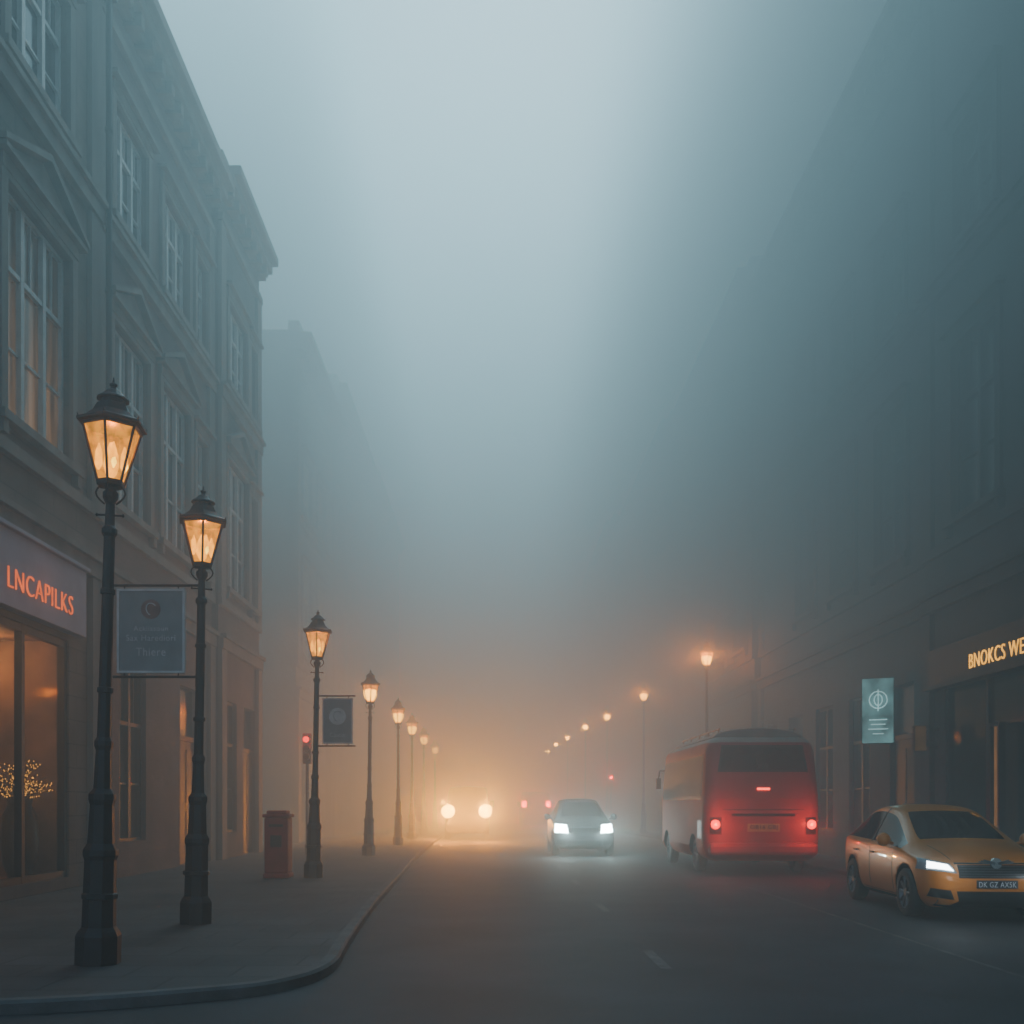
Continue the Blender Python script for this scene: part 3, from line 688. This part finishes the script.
def car(name,loc,rotz,sc,paint,label,hlmat,hlpow,hlcol,detail=True,spot=0):
    r=empty(name,loc,(0,0,rotz)); sx,sy,sz=sc; wr=.33*sz
    wy=(.86*sy,3.42*sy)
    em=loft_car(HATCH,4,(5,8),paint,[(y,wr) for y in wy],wr,sc)
    bvh=BVHTree.FromPolygons([v.co[:] for v in em.vertices],[p.vertices[:] for p in em.polygons])
    body=obj('body',split(em,[0,3],'body',[paint,M['black']]),r)
    for s in(-1,1): obj('side_window',split(em,[1],'side_window',[M['carglass']],lambda c:c.x*s>0),r)
    obj('windscreen',split(em,[2],'windscreen',[M['carglass']],lambda c:c.y<2.5*sy),r); obj('rear_window',split(em,[2],'rear_window',[M['carglass']],lambda c:c.y>2.5*sy),r)
    for y in wy:
        for s in(-1,1): wheel(r,s*.80*sx,y,wr,s)
    def S(c): return [(u*sx,z*sz) for u,z in c]
    def Ys(c): return [(u*sy,z*sz) for u,z in c]
    lens=mat('headlight_lens',(.25,.27,.3),.1,.1,8)
    for s in(-1,1):
        c=[(.48,.63),(.86,.67),(.83,.81),(.54,.75)]
        c=[(s*u,z) for u,z in c]
        if s<0: c=[c[1],c[0],c[3],c[2]]
        hl=pobj('headlight',patch(bvh,S(c),'front',.008,12,6),lens,r)
        ci=[(.52,.655),(.79,.69),(.77,.765),(.57,.73)] if detail else [(.46,.60),(.83,.62),(.81,.83),(.50,.81)]
        ci=[(s*u,z) for u,z in ci]
        if s<0: ci=[ci[1],ci[0],ci[3],ci[2]]
        pobj('headlight_bulb',patch(bvh,S(ci),'front',.018,6,4),hlmat,hl)
        c=[(s*.52,.30),(s*.79,.33),(s*.77,.44),(s*.57,.42)]
        pobj('fog_lamp_recess',patch(bvh,S(c),'front',.006,6,4),M['black'],r)
        if hlpow: light('headlight_glow',(s*.66*sx,-.4,.74*sz),hlpow,hlcol,.05,r)
        if spot: light('headlight_beam',(s*.66*sx,-.2,.72*sz),spot,hlcol,.05,r,'SPOT',(math.radians(-88),0,0),math.radians(22),1)
    gr_=pobj('grille',patch(bvh,S([(-.47,.575),(.47,.575),(.46,.735),(-.46,.735)]),'front',.006,12,5),M['black'],r)
    for k in range(5): pobj('chrome_bar',patch(bvh,S([(-.45,.592+k*.03),(.45,.592+k*.03),(.45,.598+k*.03),(-.45,.598+k*.03)]),'front',.014,12,1),M['rim'],gr_)
    pobj('grille_trim',patch(bvh,S([(-.50,.735),(.50,.735),(.49,.753),(-.49,.753)]),'front',.02,12,1),M['chrome'],gr_)
    pobj('lower_grille',patch(bvh,S([(-.46,.26),(.46,.26),(.5,.41),(-.5,.41)]),'front',.006,12,4),M['black'],r)
    pobj('bumper_lip',patch(bvh,S([(-.80,.215),(.80,.215),(.80,.24),(-.80,.24)]),'front',.02,14,1),M['black'],r)
    pl=pobj('number_plate',patch(bvh,S([(-.26,.45),(.26,.45),(.26,.55),(-.26,.55)]),'front',.016,4,2),mat('plate_blue_grey',(.03,.035,.045),.4,.1,5),r)
    if detail:
        h=bvh.ray_cast(Vector((0,-3,.5*sz)),Vector((0,1,0)))[0]
        obj('plate_lettering',text_mesh('plate_lettering','DK GZ AX5K',.1,mat('plate_ink',(.7,.72,.75),.5,.05,5),.002,width=.47,height=.07,align='CENTER'),pl,(0,h.y-.028,.465*sz))
        hb=bvh.ray_cast(Vector((0,-3,.70*sz)),Vector((0,1,0)))[0]
        b=MB(); b.lathe([(.07,-.03),(.075,0)],24,(0,hb.y-.02,.765*sz),axis='y')
        bd=obj('badge',b.mesh('badge',[M['chrome']]),r)
        b=MB()
        for s in(-1,1):
            for k in range(3): b.tube((s*.02,hb.y-.055,(.755+k*.008)*sz),(s*(.22-.03*k),hb.y-.03,(.785+k*.012)*sz),.009,5)
        obj('badge_wing',b.mesh('badge_wing',[M['chrome']]),bd)
        for s in(-1,1): pobj('bonnet_crease',patch(bvh,S([(s*.50,.80),(s*.512,.80),(s*.60,.96),(s*.588,.96)]),'front',.002,1,8),M['black'],r)
        for s,dn in((-1,'left'),(1,'right')):
            for (y0,y1) in((1.38,2.42),(2.46,3.30)):
                y1b=y1-.18 if y0>2 else y1
                pobj('door_seam',patch(bvh,Ys([(y0-.014,.266),(y1b+.014,.266),(y1+.014,.93),(y0-.014,.90)]),dn,.0015,10,8),M['black'],body)
                dr=pobj('door',patch(bvh,Ys([(y0,.28),(y1b,.28),(y1,.925),(y0,.895)]),dn,.004,10,8),paint,r)
                b=MB(); b.box(s*.925*sx-.012,s*.925*sx+.012,(y1-.26)*sy,(y1-.08)*sy,.80*sz,.825*sz); obj('handle',b.mesh('handle',[M['black']]),dr,bevel=.006)
            pobj('window_pillar',patch(bvh,Ys([(2.42,.965),(2.48,.965),(2.46,1.45),(2.41,1.45)]),dn,.005,2,8),M['black'],r)
            pobj('sill_trim',patch(bvh,Ys([(1.25,.20),(3.0,.20),(3.0,.25),(1.25,.25)]),dn,.006,8,1),M['black'],r)
    for s in(-1,1):
        b=MB(); b.lathe([(.02,-.06),(.085,-.04),(.1,0.02),(.085,.06),(.03,.08)],14,(s*1.0*sx,1.42*sy,1.02*sz),axis='y'); b.tube((s*.86*sx,1.45*sy,.96*sz),(s*.97*sx,1.43*sy,1.0*sz),.025,8)
        obj('wing_mirror',b.mesh('wing_mirror',[paint],True),r)
    tag(r,label,'car'); return r
goldp=mat('gold_paint',(.66,.20,.006),.33,.05,2,metal=.0,coat=.3)
silver=mat('silver_paint',(.10,.11,.12),.45,.06,2,metal=.2,coat=.2)
hlw=emat('headlight_white',(.85,.97,1),14); hlo=emat('headlight_orange',(1,.46,.03),45); hlc=emat('headlight_cool',(.75,1,1),60)
car('parked_car',(6.53,12.95,0),math.radians(-4.3),(1,1,1.03),goldp,'golden yellow hatchback with one headlight glowing beside the bus',hlw,6,(.85,.95,1))
car('oncoming_car',(2.7,30,0),0,(1.05,1,1.16),silver,'silver grey car with bright white headlights in fog',hlc,90,(.70,1,.97),detail=False,spot=150)
tailm=emat('tail_red',(1,.02,.01),90)
def van(name,x,y,paint,label,front=True):
    r=empty(name,(x,y,0)); tag(r,label,'van')
    ST=[(0,.7,.35,1.0,.68,1.1),(.05,.88,.3,1.1,.8,1.25),(.4,.98,.28,1.25,.86,1.45),(.95,1.0,.28,1.4,.84,2.2),(1.3,1.0,.28,1.4,.85,2.4),(4.4,1.0,.28,1.4,.85,2.42),(4.75,1.0,.28,1.4,.85,2.4),(4.85,.98,.3,1.35,.84,2.3),(4.9,.9,.4,1.3,.8,2.2)]
    em=loft_car(ST,2,(3,2),paint,[(.95,.36),(3.9,.36)],.36)
    bvh=BVHTree.FromPolygons([v.co[:] for v in em.vertices],[p.vertices[:] for p in em.polygons])
    obj('body',split(em,[0,3],'body',[paint,M['black']]),r); obj('windscreen',split(em,[2],'windscreen',[M['black']]),r)
    for s in(-1,1): obj('side_window',split(em,[1],'side_window',[M['carglass']],lambda c:c.x*s>0),r)
    for yy in(.95,3.9):
        for s in(-1,1): wheel(r,s*.88,yy,.36,s)
    for s in(-1,1):
        if front:
            b=MB(); y_=bvh.ray_cast(Vector((s*.78,-3,1.12)),Vector((0,1,0)))[0].y
            b.lathe([(.28,-.04),(.30,.05)],20,(s*.83,y_-.03,1.27),axis='y'); obj('headlight',b.mesh('headlight',[hlo]),r)
            light('headlight_glow',(s*.85,-1.2,1.3),3000,(1,.29,.004),.12,r)
        else:
            pobj('tail_light',patch(bvh,[(s*.62,1.4),(s*.9,1.4),(s*.9,1.8),(s*.62,1.8)],'front',.012,6,4),tailm,r); light('tail_glow',(s*.75,-.6,1.6),500,(1,.03,.01),.1,r)
        b=MB(); b.box(s*1.1-.09,s*1.1+.09,.85,.95,1.45,1.75); b.tube((s*.95,.95,1.5),(s*1.05,.9,1.55),.02); obj('wing_mirror',b.mesh('wing_mirror',[M['black']]),r,bevel=.02)
    if front: pobj('grille',patch(bvh,[(-.5,.7),(.5,.7),(.5,.95),(-.5,.95)],'front',.01,6,4),M['black'],r)
    pobj('number_plate',patch(bvh,[(-.26,.48),(.26,.48),(.26,.59),(-.26,.59)],'front',.014,4,2),M['rim'],r)
van('oncoming_van',-1.25,44,mat('van_paint',(.02,.02,.02),.8,.1,2),'van with dazzling orange headlights glowing through fog')
van('distant_van',2.6,62,M['black'],'dark van with red tail lights far down the road',front=False)

def bus():
    r=empty('bus',(5.93,22,0)); tag(r,'small red and orange bus with pale roof and lit tail lights','bus')
    W,L=1.29,5.9
    red=mat('bus_red',(.42,.014,.010),.45,.12,2,coat=.1); org=mat('bus_orange',(.62,.10,.010),.7,.12,2); crm=mat('bus_cream',(.42,.32,.26),.6,.15,2)
    b=MB(); b.box(-W,W,0,L,.3,3.08); me=b.mesh('b',[red,org,crm,M['black']])
    o=bpy.data.objects.new('t',me); COL.objects.link(o)
    for v in me.vertices:
        if v.co.z>2: v.co.x*=.93; v.co.y+= .14 if v.co.y<1 else -.2
    bm=bmesh.new(); bm.from_mesh(me); bmesh.ops.subdivide_edges(bm,edges=[e for e in bm.edges if abs(e.verts[0].co.z-e.verts[1].co.z)>1],cuts=1); 
    for v in bm.verts:
        if 1<v.co.z<2.5: v.co.x=math.copysign(W*1.0,v.co.x); v.co.y=(-.02 if v.co.y<1 else L)
    bm.to_mesh(me); bm.free()
    bv=o.modifiers.new('b','BEVEL'); bv.width=.3; bv.segments=8; bv.limit_method='ANGLE'; bv.angle_limit=math.radians(40)
    cut=MB()
    for y in(1.35,4.9):
        for s in(-1,1): cut.lathe([(.46,min(s*.8,s*1.6)),(.46,max(s*.8,s*1.6))],32,(0,y,.42),axis='x',m=3)
    c=bpy.data.objects.new('c',cut.mesh('c',[red,org,crm,M['black']])); COL.objects.link(c)
    bo=o.modifiers.new('bo','BOOLEAN'); bo.object=c; bo.solver='EXACT'
    dg=bpy.context.evaluated_depsgraph_get(); em=bpy.data.meshes.new_from_object(o.evaluated_get(dg)); bpy.data.objects.remove(o); bpy.data.objects.remove(c)
    for p in em.polygons:
        if p.material_index==3: continue
        if p.center.z>2.98 or (p.normal.z>.55): p.material_index=2
        elif p.normal.y<-.35: p.material_index=0
        else: p.material_index=1
    bvh=BVHTree.FromPolygons([v.co[:] for v in em.vertices],[p.vertices[:] for p in em.polygons])
    m2=split(em,[0,1,2,3],'body',[red,org,crm,M['black']]); 
    for p in m2.polygons: p.use_smooth=p.area<.25
    obj('body',m2,r)
    b=MB(); arc=[(1.0*math.cos(a),3.075+.21*math.sin(a)) for a in [math.pi*k/16 for k in range(17)]]
    b.prismy(arc,.45,5.2); obj('roof_panel',b.mesh('roof_panel',[crm]),r,bevel=.04)
    for s in(-1,1):
        b=MB(); b.tube((s*.85,.5,3.27),(s*.85,5.0,3.27),.02,8)
        for k in range(5): b.tube((s*.85,.6+k*1.05,3.12),(s*.85,.6+k*1.05,3.27),.015,6)
        obj('roof_rail',b.mesh('roof_rail',[crm]),r)
    pobj('rear_window_surround',patch(bvh,[(-1.0,2.28),(1.0,2.28),(.90,2.88),(-.90,2.88)],'front',.006,10,6),M['black'],r)
    pobj('rear_window',patch(bvh,[(-.94,2.34),(.94,2.34),(.86,2.82),(-.86,2.82)],'front',.012,10,6),M['carglass'],r)
    for s,dn in((-1,'left'),(1,'right')):
        pobj('window_band',patch(bvh,[(.38,1.68),(5.55,1.68),(5.45,2.68),(.42,2.68)],dn,.004,16,6),M['black'],r)
        for k in range(4):
            y0=.45+k*1.27
            pobj('side_window',patch(bvh,[(y0,1.75),(y0+1.2,1.75),(y0+1.18,2.62),(y0+.02,2.62)],dn,.010,4,4),M['busglass'],r)
        pobj('side_stripe',patch(bvh,[(.35,.78),(.8,.78),(.8,1.2),(.35,1.2)],dn,.006,4,2),red,r)
    btail=emat('bus_tail',(1,.015,.004),7); bcore=emat('bus_tail_core',(1,.14,.05),9)
    for s in(-1,1):
        h=pobj('tail_light_housing',patch(bvh,[(s*.93,.9),(s*1.17,.9),(s*1.17,1.28),(s*.93,1.28)],'front',.008,5,5),M['black'],r)
        b=MB(); y=bvh.ray_cast(Vector((s*1.06,-3,1.1)),Vector((0,1,0)))[0].y
        b.lathe([(.09,-.03),(.105,0)],16,(s*1.06,y-.012,1.12),axis='y'); tl=obj('tail_light',b.mesh('tail_light',[btail]),r)
        b=MB(); b.lathe([(.03,-.036),(.035,-.03)],12,(s*1.06,y-.013,1.12),axis='y'); obj('tail_light_bulb',b.mesh('tail_light_bulb',[bcore]),tl)
        light('tail_glow',(s*1.06,-.5,1.1),22,(1,.015,.004),.05,r)
    pobj('brake_light',patch(bvh,[(-.14,1.88),(.14,1.88),(.14,1.93),(-.14,1.93)],'front',.02,3,1),emat('brake_light',(1,.07,.03),6),r)
    pl=pobj('number_plate',patch(bvh,[(-.36,.96),(.36,.96),(.36,1.14),(-.36,1.14)],'front',.014,3,1),mat('plate_yellow',(.55,.36,.05),.5,.1,4),r)
    obj('plate_lettering',text_mesh('plate_lettering','OB16 GBJ',.1,M['black'],.002,width=.6,height=.11,align='CENTER'),pl,(0,-.045,.995))
    pobj('engine_grille',patch(bvh,[(-.7,1.3),(.7,1.3),(.7,1.36),(-.7,1.36)],'front',.008,4,1),M['black'],r)
    pobj('boot_seam',patch(bvh,[(-.9,1.44),(.9,1.44),(.9,1.455),(-.9,1.455)],'front',.006,4,1),M['black'],r)
    b=MB(); b.box(-1.2,1.2,-.1,.3,.42,.72); obj('bumper',b.mesh('bumper',[red]),r,bevel=.09)
    for y in(1.35,4.9):
        for s in(-1,1): wheel(r,s*1.12,y,.4,s)
    for s in(-1,1):
        b=MB(); b.path([(s*1.2,5.75,2.5),(s*1.30,5.95,2.5),(s*1.33,6.0,2.3)],.02); b.box(s*1.33-.06,s*1.33+.06,5.95,6.05,2.0,2.3); obj('wing_mirror',b.mesh('wing_mirror',[M['black']]),r)
bus()
print('done',len(bpy.data.objects))
